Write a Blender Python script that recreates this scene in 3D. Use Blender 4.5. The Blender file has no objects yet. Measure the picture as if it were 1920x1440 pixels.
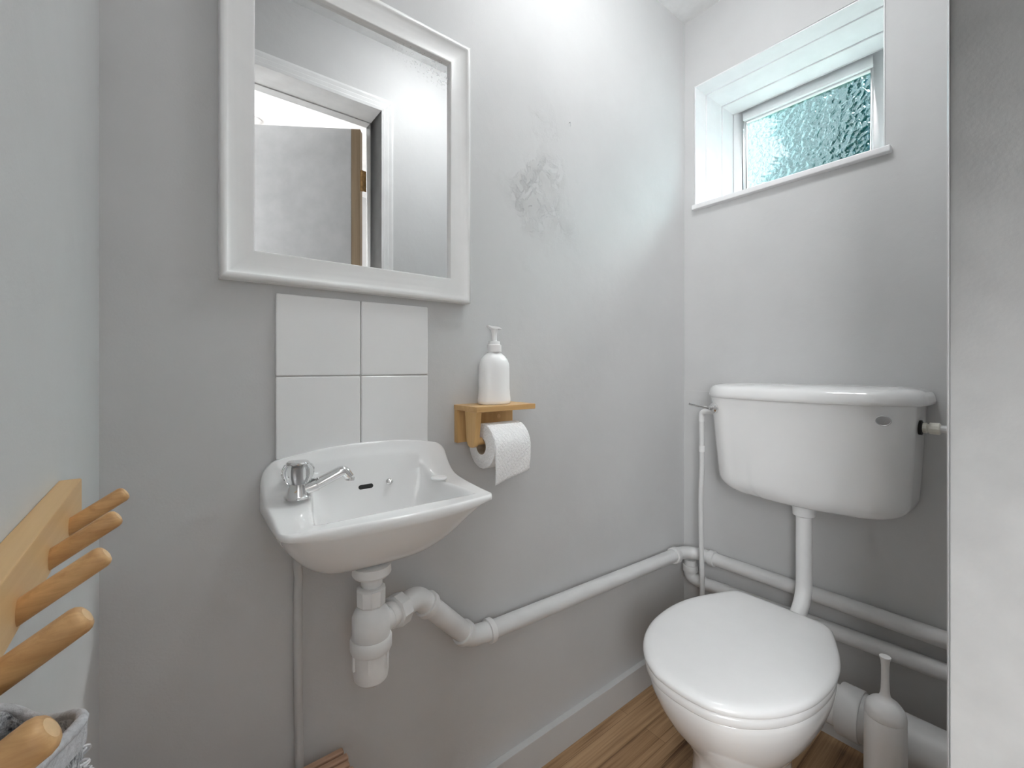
import bpy, bmesh, math, random
from mathutils import Vector, Matrix, noise as mnoise

random.seed(7)
S = bpy.context.scene
COL = S.collection
PI = math.pi

# ------------------------------------------------------------------ camera, sky, sun, exposure
cam_d = bpy.data.cameras.new('camera')
cam = bpy.data.objects.new('camera', cam_d)
COL.objects.link(cam)
cam.location = (0, 0, 1.05)
cam.rotation_euler = (PI / 2, 0, math.atan2(0.786, 0.618) - PI / 2)
cam_d.sensor_fit = 'HORIZONTAL'
cam_d.sensor_width = 36.0
cam_d.lens = 36.0 * 826.0 / 1920.0
cam_d.shift_y = -30.0 / 1920.0
cam_d.clip_start = 0.01
S.camera = cam

W = bpy.data.worlds.new('sky')
S.world = W
W.use_nodes = True
bg = W.node_tree.nodes['Background']
bg.inputs[0].default_value = (0.90, 0.96, 1.0, 1)
bg.inputs[1].default_value = 0.65

sun_d = bpy.data.lights.new('hazy_sun', 'SUN')
sun_d.energy = 14.0
sun_d.angle = math.radians(25)
sun_d.color = (1.0, 0.93, 0.92)
sun = bpy.data.objects.new('hazy_sun', sun_d)
COL.objects.link(sun)
sun.rotation_euler = Vector((-1.0, 0.05, -0.97)).to_track_quat('-Z', 'Y').to_euler()

WC_ADDED_LAMP = 10.2
HALL_LAMP = 3.5
HALL_FILL = 4.6

S.view_settings.view_transform = 'Standard'
S.view_settings.look = 'None'
S.view_settings.gamma = 1.0
S.view_settings.use_curve_mapping = False
S.view_settings.exposure = 1.6
S.cycles.max_bounces = 14
S.cycles.diffuse_bounces = 8
S.cycles.glossy_bounces = 6
S.cycles.transmission_bounces = 10
S.cycles.transparent_max_bounces = 12
S.cycles.use_denoising = True


# ------------------------------------------------------------------ materials
def new_mat(name):
    m = bpy.data.materials.new(name)
    m.use_nodes = True
    return m, m.node_tree, m.node_tree.nodes['Principled BSDF']


def nd(nt, kind, **kw):
    n = nt.nodes.new(kind)
    for k, v in kw.items():
        setattr(n, k, v)
    return n


def mapping(nt, scale=(1, 1, 1), loc=(0, 0, 0), rot=(0, 0, 0)):
    tc = nd(nt, 'ShaderNodeTexCoord')
    mp = nd(nt, 'ShaderNodeMapping')
    mp.inputs['Scale'].default_value = scale
    mp.inputs['Location'].default_value = loc
    mp.inputs['Rotation'].default_value = rot
    nt.links.new(tc.outputs['Object'], mp.inputs['Vector'])
    return mp


def ramp(nt, src, stops):
    r = nd(nt, 'ShaderNodeValToRGB')
    els = r.color_ramp.elements
    while len(els) < len(stops):
        els.new(0.5)
    for e, (p, c) in zip(els, stops):
        e.position = p
        e.color = (c[0], c[1], c[2], 1) if not isinstance(c, (int, float)) else (c, c, c, 1)
    nt.links.new(src, r.inputs[0])
    return r


def noise_tex(nt, mp, scale, detail=4, rough=0.55, dist=0.0):
    n = nd(nt, 'ShaderNodeTexNoise')
    n.inputs['Scale'].default_value = scale
    n.inputs['Detail'].default_value = detail
    n.inputs['Roughness'].default_value = rough
    n.inputs['Distortion'].default_value = dist
    nt.links.new(mp.outputs[0], n.inputs['Vector'])
    return n


def bump(nt, p, src, strength, dist=0.002, prev=None):
    b = nd(nt, 'ShaderNodeBump')
    b.inputs['Strength'].default_value = strength
    b.inputs['Distance'].default_value = dist
    nt.links.new(src, b.inputs['Height'])
    if prev is not None:
        nt.links.new(prev.outputs[0], b.inputs['Normal'])
    nt.links.new(b.outputs[0], p.inputs['Normal'])
    return b


def mat_simple(name, col, rough=0.5, metal=0.0, var=0.06, scale=18, bmp=0.0, bscale=120, coat=0.0, spec=0.5):
    """plain surface with a faint procedural unevenness of tone"""
    m, nt, p = new_mat(name)
    mp = mapping(nt)
    n = noise_tex(nt, mp, scale)
    a = [max(0, c * (1 - var)) for c in col]
    b = [min(1, c * (1 + var)) for c in col]
    r = ramp(nt, n.outputs['Fac'], [(0.3, a), (0.7, b)])
    nt.links.new(r.outputs[0], p.inputs['Base Color'])
    p.inputs['Roughness'].default_value = rough
    p.inputs['Metallic'].default_value = metal
    p.inputs['Coat Weight'].default_value = coat
    p.inputs['Coat Roughness'].default_value = 0.05
    p.inputs['Specular IOR Level'].default_value = spec
    if bmp:
        n2 = noise_tex(nt, mp, bscale, 3)
        bump(nt, p, n2.outputs['Fac'], bmp)
    return m


def mat_wall(name, col, patch=None, rough=0.55):
    """emulsion paint: cloudy tone, roller stipple, long soft trowel waves; PATCH = (x, z, rx, rz) of flaking damp"""
    m, nt, p = new_mat(name)
    mp = mapping(nt)
    n1 = noise_tex(nt, mp, 3.0, 5, 0.6)
    a = [c * 0.955 for c in col]
    b = [min(1, c * 1.03) for c in col]
    r = ramp(nt, n1.outputs['Fac'], [(0.3, a), (0.7, b)])
    colour = r.outputs[0]
    p.inputs['Roughness'].default_value = rough
    n2 = noise_tex(nt, mp, 260, 2)
    n3 = noise_tex(nt, mp, 9, 3)
    b1 = bump(nt, p, n3.outputs['Fac'], 0.35, 0.006)
    b2 = bump(nt, p, n2.outputs['Fac'], 0.16, 0.001, b1)
    if patch:
        x, z, rx, rz = patch
        mp2 = mapping(nt, scale=(1 / rx, 0, 1 / rz), loc=(-x / rx, 0, -z / rz))
        warp = noise_tex(nt, mp, 7, 4)
        ln = nd(nt, 'ShaderNodeVectorMath', operation='LENGTH')
        nt.links.new(mp2.outputs[0], ln.inputs[0])
        ad = nd(nt, 'ShaderNodeMath', operation='ADD')
        sc = nd(nt, 'ShaderNodeMath', operation='MULTIPLY')
        sc.inputs[1].default_value = 1.3
        nt.links.new(warp.outputs['Fac'], sc.inputs[0])
        nt.links.new(ln.outputs['Value'], ad.inputs[0])
        nt.links.new(sc.outputs[0], ad.inputs[1])
        mask = ramp(nt, ad.outputs[0], [(0.0, 1.0), (0.0001, 1.0), (1.0, 0.0)])
        mask.color_ramp.elements[1].position = 0.72
        flake = noise_tex(nt, mp, 24, 9, 0.72, 0.4)
        fl = ramp(nt, flake.outputs['Fac'], [(0.44, 0.0), (0.52, 1.0)])
        mul = nd(nt, 'ShaderNodeMath', operation='MULTIPLY')
        nt.links.new(mask.outputs[0], mul.inputs[0])
        nt.links.new(fl.outputs[0], mul.inputs[1])
        mx = nd(nt, 'ShaderNodeMix', data_type='RGBA')
        nt.links.new(mul.outputs[0], mx.inputs['Factor'])
        nt.links.new(colour, mx.inputs['A'])
        mx.inputs['B'].default_value = (col[0] * 0.90, col[1] * 0.90, col[2] * 0.895, 1)
        colour = mx.outputs['Result']
        bump(nt, p, mul.outputs[0], 0.8, 0.0016, b2)
    nt.links.new(colour, p.inputs['Base Color'])
    return m


def mat_wood(name, light, dark, axis='x', fine=60, rough=0.4, coarse=6, contrast=(0.35, 0.68)):
    m, nt, p = new_mat(name)
    i = 'xyz'.index(axis)
    s1 = [fine, fine, fine]
    s1[i] = fine * 0.035
    s2 = [coarse * 3, coarse * 3, coarse * 3]
    s2[i] = coarse * 0.25
    n1 = noise_tex(nt, mapping(nt, scale=s1), 1.0, 5, 0.65, 0.3)
    n2 = noise_tex(nt, mapping(nt, scale=s2), 1.0, 3, 0.5, 0.6)
    mul = nd(nt, 'ShaderNodeMath', operation='ADD')
    nt.links.new(n1.outputs['Fac'], mul.inputs[0])
    nt.links.new(n2.outputs['Fac'], mul.inputs[1])
    h = nd(nt, 'ShaderNodeMath', operation='MULTIPLY')
    h.inputs[1].default_value = 0.5
    nt.links.new(mul.outputs[0], h.inputs[0])
    r = ramp(nt, h.outputs[0], [(contrast[0], dark), (contrast[1], light)])
    nt.links.new(r.outputs[0], p.inputs['Base Color'])
    p.inputs['Roughness'].default_value = rough
    bump(nt, p, n1.outputs['Fac'], 0.15, 0.0006)
    return m


WALL = (0.58, 0.58, 0.58)
M_wall = mat_wall('grey_wall_paint', WALL)
M_wall_patch = mat_wall('grey_wall_paint_flaking', WALL, patch=(0.82, 1.50, 0.36, 0.55))
M_jamb = mat_simple('grey_gloss_paint', (0.66, 0.66, 0.655), 0.35, bmp=0.06, bscale=200)
M_door = mat_simple('grey_door_paint', (0.46, 0.46, 0.46), 0.4, bmp=0.05)
M_ceil = mat_simple('white_ceiling_paint', (0.80, 0.80, 0.80), 0.7, bmp=0.15)
M_trimw = mat_simple('white_gloss_paint', (0.80, 0.80, 0.80), 0.3, var=0.03, bmp=0.08, bscale=90)
M_winw = mat_simple('white_window_paint', (0.80, 0.80, 0.81), 0.32, var=0.03, bmp=0.08, bscale=70)
M_frame = mat_simple('white_mirror_frame_lacquer', (0.84, 0.84, 0.835), 0.32, var=0.02)
M_ceramic = mat_simple('white_vitreous_china', (0.84, 0.84, 0.838), 0.10, var=0.015, scale=6, coat=0.3)
M_tile = mat_simple('white_glazed_tile', (0.84, 0.84, 0.84), 0.12, var=0.015, scale=9, coat=0.2)
M_grout = mat_simple('grey_grout', (0.46, 0.46, 0.45), 0.9, bmp=0.3)
M_seat = mat_simple('white_seat_plastic', (0.86, 0.86, 0.86), 0.22, var=0.012, coat=0.15)
M_pvc = mat_simple('painted_waste_pipe', (0.68, 0.68, 0.678), 0.38, var=0.03, bmp=0.05)
M_pvcw = mat_simple('white_waste_plastic', (0.76, 0.76, 0.757), 0.35, var=0.04)
M_pipe_paint = mat_simple('grey_painted_copper', (0.56, 0.56, 0.555), 0.45, var=0.06, bmp=0.1)
M_white_plastic = mat_simple('white_plastic', (0.88, 0.88, 0.88), 0.3, var=0.01)
M_cream_plastic = mat_simple('cream_plastic_nut', (0.78, 0.76, 0.68), 0.35, var=0.03)
M_chrome = mat_simple('chrome', (0.84, 0.84, 0.84), 0.10, 1.0, var=0.02)
M_dullmetal = mat_simple('dull_metal', (0.45, 0.45, 0.46), 0.3, 1.0, var=0.1, bmp=0.2, bscale=300)
M_black = mat_simple('black_rubber_and_slot_shade', (0.012, 0.012, 0.012), 0.6)
M_brass = mat_simple('aged_brass', (0.40, 0.24, 0.10), 0.45, 0.8, var=0.3, scale=80)
M_paper = None
M_bamboo_x = mat_wood('bamboo_grain_along_shelf', (0.72, 0.47, 0.22), (0.55, 0.32, 0.12), 'x', 110, 0.42)
M_bamboo_z = mat_wood('bamboo_grain_upright', (0.70, 0.45, 0.20), (0.50, 0.29, 0.10), 'z', 110, 0.42)
M_pine_y = mat_wood('pine_board', (0.78, 0.53, 0.27), (0.60, 0.36, 0.15), 'y', 45, 0.45, 5)
M_pine_x = mat_wood('pine_dowel', (0.72, 0.44, 0.20), (0.42, 0.21, 0.075), 'x', 150, 0.42, 9, (0.36, 0.60))
M_pine_end = mat_simple('pale_end_grain', (0.74, 0.51, 0.28), 0.6, var=0.08, scale=200)
M_rawwood = mat_wood('bare_door_edge_wood', (0.34, 0.25, 0.16), (0.20, 0.14, 0.08), 'z', 60, 0.6)
M_slat = mat_wood('reddish_slat_wood', (0.62, 0.41, 0.29), (0.42, 0.24, 0.15), 'x', 90, 0.45, 8)
M_slatgap = mat_simple('dark_stool_rail_wood', (0.11, 0.045, 0.022), 0.6, var=0.2)
M_hallfloor = None


def mat_floor():
    m, nt, p = new_mat('oak_laminate')
    mp = mapping(nt)
    br = nd(nt, 'ShaderNodeTexBrick')
    br.offset = 0.37
    br.inputs['Color1'].default_value = (0.0, 0, 0, 1)
    br.inputs['Color2'].default_value = (1, 1, 1, 1)
    br.inputs['Mortar'].default_value = (0.5, 0.5, 0.5, 1)
    br.inputs['Scale'].default_value = 1.0
    br.inputs['Mortar Size'].default_value = 0.0005
    br.inputs['Brick Width'].default_value = 1.1
    br.inputs['Row Height'].default_value = 0.064
    nt.links.new(mp.outputs[0], br.inputs['Vector'])
    n1 = noise_tex(nt, mapping(nt, scale=(2.2, 120, 1)), 1.0, 6, 0.7, 0.4)
    n2 = noise_tex(nt, mapping(nt, scale=(1.6, 34, 1)), 1.0, 3, 0.5, 0.9)
    a = nd(nt, 'ShaderNodeMath', operation='ADD')
    nt.links.new(n1.outputs['Fac'], a.inputs[0])
    nt.links.new(n2.outputs['Fac'], a.inputs[1])
    b = nd(nt, 'ShaderNodeMath', operation='MULTIPLY_ADD')
    b.inputs[1].default_value = 0.5
    nt.links.new(a.outputs[0], b.inputs[0])
    k = nd(nt, 'ShaderNodeMath', operation='MULTIPLY_ADD')
    k.inputs[1].default_value = 0.05
    k.inputs[2].default_value = -0.025
    nt.links.new(br.outputs['Color'], k.inputs[0])
    nt.links.new(k.outputs[0], b.inputs[2])
    r = ramp(nt, b.outputs[0], [(0.37, (0.12, 0.056, 0.022)), (0.47, (0.33, 0.195, 0.098)), (0.62, (0.50, 0.325, 0.18))])
    dk = nd(nt, 'ShaderNodeMix', data_type='RGBA')
    nt.links.new(br.outputs['Fac'], dk.inputs['Factor'])
    nt.links.new(r.outputs[0], dk.inputs['A'])
    dk.inputs['B'].default_value = (0.16, 0.08, 0.035, 1)
    nt.links.new(dk.outputs['Result'], p.inputs['Base Color'])
    p.inputs['Roughness'].default_value = 0.35
    bump(nt, p, n1.outputs['Fac'], 0.12, 0.0008)
    return m


def mat_mirror():
    m, nt, p = new_mat('silvered_glass')
    p.inputs['Metallic'].default_value = 1.0
    p.inputs['Base Color'].default_value = (0.93, 0.935, 0.935, 1)
    p.inputs['Roughness'].default_value = 0.0
    # desilvered specks along the top right corner of the sheet
    mp = mapping(nt, scale=(1 / 0.16, 0, 1 / 0.055), loc=(-0.50 / 0.16, 0, -1.72 / 0.055))
    ln = nd(nt, 'ShaderNodeVectorMath', operation='LENGTH')
    nt.links.new(mp.outputs[0], ln.inputs[0])
    mask = ramp(nt, ln.outputs['Value'], [(0.15, 1.0), (0.95, 0.0)])
    sp = noise_tex(nt, mapping(nt), 190, 3, 0.6)
    sr = ramp(nt, sp.outputs['Fac'], [(0.57, 0.0), (0.64, 1.0)])
    mu = nd(nt, 'ShaderNodeMath', operation='MULTIPLY')
    nt.links.new(mask.outputs[0], mu.inputs[0])
    nt.links.new(sr.outputs[0], mu.inputs[1])
    m2 = nd(nt, 'ShaderNodeMath', operation='MULTIPLY')
    m2.inputs[1].default_value = 0.7
    nt.links.new(mu.outputs[0], m2.inputs[0])
    d = nd(nt, 'ShaderNodeBsdfDiffuse')
    d.inputs[0].default_value = (0.8, 0.8, 0.8, 1)
    mx = nd(nt, 'ShaderNodeMixShader')
    nt.links.new(m2.outputs[0], mx.inputs[0])
    nt.links.new(p.outputs[0], mx.inputs[1])
    nt.links.new(d.outputs[0], mx.inputs[2])
    nt.links.new(mx.outputs[0], nt.nodes['Material Output'].inputs['Surface'])
    return m


def mat_pane():
    m, nt, p = new_mat('hammered_obscure_glass')
    nt.nodes.remove(p)
    mp = mapping(nt)
    v = nd(nt, 'ShaderNodeTexVoronoi', feature='SMOOTH_F1')
    v.inputs['Scale'].default_value = 62
    v.inputs['Smoothness'].default_value = 0.35
    nt.links.new(mp.outputs[0], v.inputs['Vector'])
    n = noise_tex(nt, mp, 45, 3, 0.55, 0.8)
    a = nd(nt, 'ShaderNodeMath', operation='ADD')
    nt.links.new(v.outputs['Distance'], a.inputs[0])
    nt.links.new(n.outputs['Fac'], a.inputs[1])
    b = nd(nt, 'ShaderNodeBump')
    b.inputs['Strength'].default_value = 1.0
    b.inputs['Distance'].default_value = 0.0029
    nt.links.new(a.outputs[0], b.inputs['Height'])
    g = nd(nt, 'ShaderNodeBsdfGlass')
    g.inputs['Color'].default_value = (0.74, 0.965, 0.975, 1)
    g.inputs['Roughness'].default_value = 0.02
    g.inputs['IOR'].default_value = 1.45
    nt.links.new(b.outputs[0], g.inputs['Normal'])
    t = nd(nt, 'ShaderNodeBsdfTransparent')
    t.inputs[0].default_value = (0.99, 1.0, 1.0, 1)
    mx = nd(nt, 'ShaderNodeMixShader')
    mx.inputs[0].default_value = 0.42
    nt.links.new(g.outputs[0], mx.inputs[1])
    nt.links.new(t.outputs[0], mx.inputs[2])
    nt.links.new(mx.outputs[0], nt.nodes['Material Output'].inputs['Surface'])
    return m


def mat_glass(name, tint=(1, 1, 1)):
    m, nt, p = new_mat(name)
    p.inputs['Base Color'].default_value = (*tint, 1)
    p.inputs['Transmission Weight'].default_value = 1.0
    p.inputs['Roughness'].default_value = 0.01
    p.inputs['IOR'].default_value = 1.46
    n = noise_tex(nt, mapping(nt), 40)
    bump(nt, p, n.outputs['Fac'], 0.03)
    return m


def mat_emit(name, col, strength):
    m, nt, p = new_mat(name)
    p.inputs['Base Color'].default_value = (0.9, 0.9, 0.9, 1)
    p.inputs['Emission Color'].default_value = (*col, 1)
    p.inputs['Emission Strength'].default_value = strength
    return m


def mat_paper():
    m, nt, p = new_mat('embossed_tissue')
    p.inputs['Base Color'].default_value = (0.86, 0.86, 0.86, 1)
    p.inputs['Roughness'].default_value = 0.9
    mp = mapping(nt, rot=(0.6, 0.5, 0.3))
    v = nd(nt, 'ShaderNodeTexVoronoi', feature='DISTANCE_TO_EDGE')
    v.inputs['Scale'].default_value = 130
    v.inputs['Randomness'].default_value = 0.35
    nt.links.new(mp.outputs[0], v.inputs['Vector'])
    r = ramp(nt, v.outputs['Distance'], [(0.0, 0.0), (0.25, 1.0)])
    bump(nt, p, r.outputs[0], 0.7, 0.0012)
    return m


def mat_towel():
    m, nt, p = new_mat('grey_terry')
    mp = mapping(nt)
    n = noise_tex(nt, mp, 240, 3, 0.7)
    r = ramp(nt, n.outputs['Fac'], [(0.38, (0.05, 0.055, 0.07)), (0.55, (0.42, 0.43, 0.45)), (0.7, (0.72, 0.72, 0.74))])
    nt.links.new(r.outputs[0], p.inputs['Base Color'])
    p.inputs['Roughness'].default_value = 1.0
    p.inputs['Sheen Weight'].default_value = 0.3
    bump(nt, p, n.outputs['Fac'], 0.8, 0.003)
    return m


def mat_leaf():
    m, nt, p = new_mat('blue_green_foliage')
    mp = mapping(nt)
    n = noise_tex(nt, mp, 2.5, 3)
    r = ramp(nt, n.outputs['Fac'], [(0.3, (0.0, 0.06, 0.08)), (0.7, (0.0, 0.19, 0.17))])
    nt.links.new(r.outputs[0], p.inputs['Base Color'])
    p.inputs['Roughness'].default_value = 0.6
    tr = nd(nt, 'ShaderNodeBsdfTranslucent')
    nt.links.new(r.outputs[0], tr.inputs[0])
    mx = nd(nt, 'ShaderNodeMixShader')
    mx.inputs[0].default_value = 0.4
    nt.links.new(p.outputs[0], mx.inputs[1])
    nt.links.new(tr.outputs[0], mx.inputs[2])
    nt.links.new(mx.outputs[0], nt.nodes['Material Output'].inputs['Surface'])
    return m


M_floor = mat_floor()
M_mirror = mat_mirror()
M_pane = mat_pane()
M_acrylic = mat_glass('clear_acrylic')
M_paper = mat_paper()
M_towel = mat_towel()
M_leaf = mat_leaf()
M_towelband = mat_simple('pale_grey_towel_binding', (0.50, 0.50, 0.52), 0.95, var=0.15, scale=200, bmp=0.5, bscale=400)
M_towelloop = mat_simple('white_terry_loops', (0.70, 0.70, 0.72), 1.0, var=0.1, scale=100)
M_bark = mat_simple('bark', (0.10, 0.08, 0.06), 0.9, var=0.4, scale=20, bmp=0.6, bscale=30)
M_slate = mat_simple('blue_grey_slate', (0.003, 0.075, 0.16), 0.6, var=0.25, scale=3)
M_render = mat_simple('blue_grey_render', (0.003, 0.08, 0.17), 0.8, var=0.1, scale=3)
M_grass = mat_simple('ground', (0.10, 0.16, 0.08), 0.95, var=0.3, scale=5)
M_brickout = mat_simple('outer_render', (0.5, 0.48, 0.45), 0.9, bmp=0.3)


# ------------------------------------------------------------------ mesh helpers
def wl(o):
    v = Vector((0, 0, 0))
    while o is not None:
        v += Vector(o.location)
        o = o.parent
    return v


def tag(o, label=None, cat=None, group=None, kind=None):
    if label: o['label'] = label
    if cat: o['category'] = cat
    if group: o['group'] = group
    if kind: o['kind'] = kind
    return o


def thing(name, loc, label, cat, group=None, kind=None):
    o = bpy.data.objects.new(name, None)
    o.empty_display_size = 0.05
    COL.objects.link(o)
    o.location = loc
    return tag(o, label, cat, group, kind)


class MB:
    def __init__(self):
        self.v, self.f = [], []

    def add(self, vs, fs):
        k = len(self.v)
        self.v += [tuple(p) for p in vs]
        self.f += [tuple(i + k for i in q) for q in fs]
        return self

    def box(self, a, b):
        x0, x1 = sorted((a[0], b[0])); y0, y1 = sorted((a[1], b[1])); z0, z1 = sorted((a[2], b[2]))
        vs = [(x, y, z) for z in (z0, z1) for y in (y0, y1) for x in (x0, x1)]
        return self.add(vs, [(0, 2, 3, 1), (4, 5, 7, 6), (0, 1, 5, 4), (2, 6, 7, 3), (0, 4, 6, 2), (1, 3, 7, 5)])

    def loft(self, rings, cap0=True, cap1=True, closed=True):
        n = len(rings[0])
        vs = [p for r in rings for p in r]
        fs = []
        for i in range(len(rings) - 1):
            for j in range(n if closed else n - 1):
                a = i * n + j; b = i * n + (j + 1) % n
                fs.append((a, b, b + n, a + n))
        if cap0: fs.append(tuple(range(n - 1, -1, -1)))
        if cap1: fs.append(tuple(range((len(rings) - 1) * n, len(rings) * n)))
        return self.add(vs, fs)

    def lathe(self, prof, base=(0, 0, 0), axis=(0, 0, 1), n=40, cap0=True, cap1=True, lobes=0, amp=0.0, sx=1.0, sy=1.0, ref=None):
        """PROF: (radius, height) pairs along AXIS from BASE"""
        az = Vector(axis).normalized()
        rf = Vector(ref) if ref else (Vector((1, 0, 0)) if abs(az.x) < 0.9 else Vector((0, 1, 0)))
        ax = (rf - az * rf.dot(az)).normalized(); ay = az.cross(ax)
        B = Vector(base)
        rings = []
        for r, h in prof:
            ring = []
            for j in range(n):
                t = 2 * PI * j / n
                rr = r * (1 + amp * math.cos(lobes * t)) if lobes else r
                ring.append(B + az * h + ax * (rr * sx * math.cos(t)) + ay * (rr * sy * math.sin(t)))
            rings.append(ring)
        return self.loft(rings, cap0, cap1)

    def tube(self, path, r, n=24, caps=True):
        P = [Vector(p) for p in path]
        T = []
        for i in range(len(P)):
            a = P[max(i - 1, 0)]; b = P[min(i + 1, len(P) - 1)]
            T.append((b - a).normalized())
        up = Vector((0, 0, 1)) if abs(T[0].z) < 0.9 else Vector((0, 1, 0))
        nx = (up - T[0] * up.dot(T[0])).normalized()
        rings = []
        for i, p in enumerate(P):
            nx = (nx - T[i] * nx.dot(T[i])).normalized()
            ny = T[i].cross(nx)
            rr = r[i] if isinstance(r, (list, tuple)) else r
            rings.append([p + nx * (rr * math.cos(2 * PI * j / n)) + ny * (rr * math.sin(2 * PI * j / n)) for j in range(n)])
        return self.loft(rings, caps, caps)

    def build(self, name, m, parent=None, sharp=35, bevel=0.0, seg=2, label=None, flat=False):
        me = bpy.data.meshes.new(name)
        bm = bmesh.new()
        vs = [bm.verts.new(p) for p in self.v]
        for q in self.f:
            try:
                bm.faces.new([vs[i] for i in q])
            except ValueError:
                pass
        bmesh.ops.remove_doubles(bm, verts=bm.verts, dist=1e-6)
        bmesh.ops.recalc_face_normals(bm, faces=bm.faces)
        if bevel:
            es = [e for e in bm.edges if len(e.link_faces) == 2 and e.calc_face_angle(0) > math.radians(40)]
            bmesh.ops.bevel(bm, geom=es, offset=bevel, segments=seg, affect='EDGES', profile=0.5)
        lim = math.radians(sharp)
        for fc in bm.faces: fc.smooth = not flat
        for e in bm.edges:
            if len(e.link_faces) == 2 and e.calc_face_angle(0) > lim: e.smooth = False
        bm.to_mesh(me); bm.free()
        me.materials.append(m)
        o = bpy.data.objects.new(name, me)
        COL.objects.link(o)
        if bevel:
            wn = o.modifiers.new('weighted_normals', 'WEIGHTED_NORMAL')
            wn.keep_sharp = True
            wn.weight = 100
        if parent is not None:
            o.parent = parent
            o.location = -wl(parent)
        if label: o['label'] = label
        return o


def fillet(pts, r, n=8):
    P = [Vector(p) for p in pts]
    out = [P[0]]
    for i in range(1, len(P) - 1):
        a = (P[i - 1] - P[i]); b = (P[i + 1] - P[i])
        la, lb = a.length, b.length
        a.normalize(); b.normalize()
        ang = a.angle(b)
        if ang > PI - 0.02:
            out.append(P[i]); continue
        rr = r[i - 1] if isinstance(r, (list, tuple)) else r
        d = min(rr / math.tan(ang / 2), la * 0.48, lb * 0.48)
        s, e = P[i] + a * d, P[i] + b * d
        for k in range(n + 1):
            t = k / n
            out.append(s * (1 - t) ** 2 + P[i] * 2 * t * (1 - t) + e * t ** 2)
    out.append(P[-1])
    res = [out[0]]
    for p in out[1:]:
        if (p - res[-1]).length > 1e-5: res.append(p)
    return res


def ss(a, b, x):
    t = min(1, max(0, (x - a) / (b - a)))
    return t * t * (3 - 2 * t)


def struct(name, mb, m, **kw):
    return tag(mb.build(name, m, None, **kw), kind='structure')


# ------------------------------------------------------------------ dimensions of the room
XL, XR = -0.0764, 1.496        # left wall, window wall
YC, YA = 0.0815, 0.88          # door wall inner face, mirror wall
YH = -0.075                    # door wall outer face (hall side)
ZC = 2.312                     # ceiling
DX0, DX1, DZ = -0.045, 0.66, 2.05   # door opening
T = 0.12

# ------------------------------------------------------------------ shell of the toilet room
struct('floor', MB().box((-0.8, -1.5, -0.06), (XR + 0.30, YA + T, 0.0)), M_floor)
struct('ceiling', MB().box((XL - T, YH, ZC), (XR + 0.30, YA + T, ZC + 0.1)), M_ceil)
struct('wall_back', MB().box((XL - T, YA, 0.0), (XR + 0.30, YA + T, ZC)), M_wall_patch)
struct('wall_left', MB().box((XL - T, YC, 0.0), (XL, YA, ZC)), M_wall)

# window wall: 0.30 thick, with its opening; the lower part is lined 3 mm proud
WY0, WY1, WZ0, WZ1 = 0.3056, 0.839, 1.630, 2.060
XO = XR + 0.30
wr = MB()
wr.box((XR, YC - 0.15, 0), (XO, YA, WZ0))
wr.box((XR, YC - 0.15, WZ1), (XO, YA, ZC))
wr.box((XR, YC - 0.15, WZ0), (XO, WY0, WZ1))
wr.box((XR, WY1, WZ0), (XO, YA, WZ1))
wr.box((XR - 0.003, YC, 0), (XR, YA, 0.968))
struct('wall_right', wr, M_wall)

# door wall with its opening
wf = MB()
wf.box((XL - T, YH, 0), (DX0 - 0.02, YC, ZC))
wf.box((DX1 + 0.03, YH, 0), (XR, YC, ZC))
wf.box((DX0 - 0.02, YH, DZ + 0.03), (DX1 + 0.03, YC, ZC))
struct('wall_front', wf, M_wall)

# door lining with its stop, painted grey
lin = MB()
RB = YH                       # the rebate starts here, on the hall side
for x0, x1, s in ((DX1, DX1 + 0.03, 1), (DX0 - 0.02, DX0, -1)):
    lin.box((x0, RB, 0), (x1, YC, DZ + 0.03))
lin.box((DX0, RB, DZ), (DX1, YC, DZ + 0.03))
lin.box((DX1 - 0.004, YH + 0.004, 0), (DX1, YH + 0.045, DZ))
lin.box((DX0, YH + 0.004, DZ - 0.004), (DX1 - 0.004, YH + 0.045, DZ))
struct('trim_1', lin, M_jamb, bevel=0.0015)

# moulded white architrave round the opening, room side
prof = [(0.0, 0.0), (0.0006, 0.0006), (0.010, 0.0030), (0.013, 0.0022), (0.024, 0.0045), (0.027, 0.0035), (0.038, 0.0065), (0.045, 0.0065), (0.046, 0.0)]
arch = MB()
rings = []
for d, h in prof:
    y = YC + h
    rings.append([(DX1 + d, y, 0.0), (DX1 + d, y, DZ + d), (DX0, y, DZ + d)])
vs = [p for r in rings for p in r]
fs = []
for i in range(len(prof) - 1):
    for j in range(2):
        a = i * 3 + j
        fs.append((a, a + 1, a + 4, a + 3))
arch.add(vs, fs)
struct('trim_2', arch, M_trimw, sharp=8)

# skirting along the mirror wall
struct('baseboard_back', MB().box((XL, YA - 0.019, 0), (XR - 0.003, YA, 0.084)), M_wall, bevel=0.002)

# hall beyond the door: side walls, far wall, ceiling
struct('wall_hall_far', MB().box((-0.9, -1.62, 0), (1.9, -1.5, ZC)), M_wall)
struct('wall_hall_left', MB().box((-0.9, -1.5, 0), (-0.8, YH, ZC)), M_wall)
struct('wall_hall_right', MB().box((XO, -1.5, 0), (XO + 0.1, YC - 0.15, ZC)), M_wall)
struct('wall_hall_near', MB().box((-0.8, YH, 0), (XL - T, YH + 0.1, ZC)), M_wall)
struct('floor_hall', MB().box((XR + 0.30, -1.5, -0.06), (XO + 0.1, YC - 0.15, 0.0)), M_floor)
struct('ceiling_hall', MB().box((-0.9, -1.62, ZC), (XO + 0.1, YH, ZC + 0.1)), M_ceil)

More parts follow.
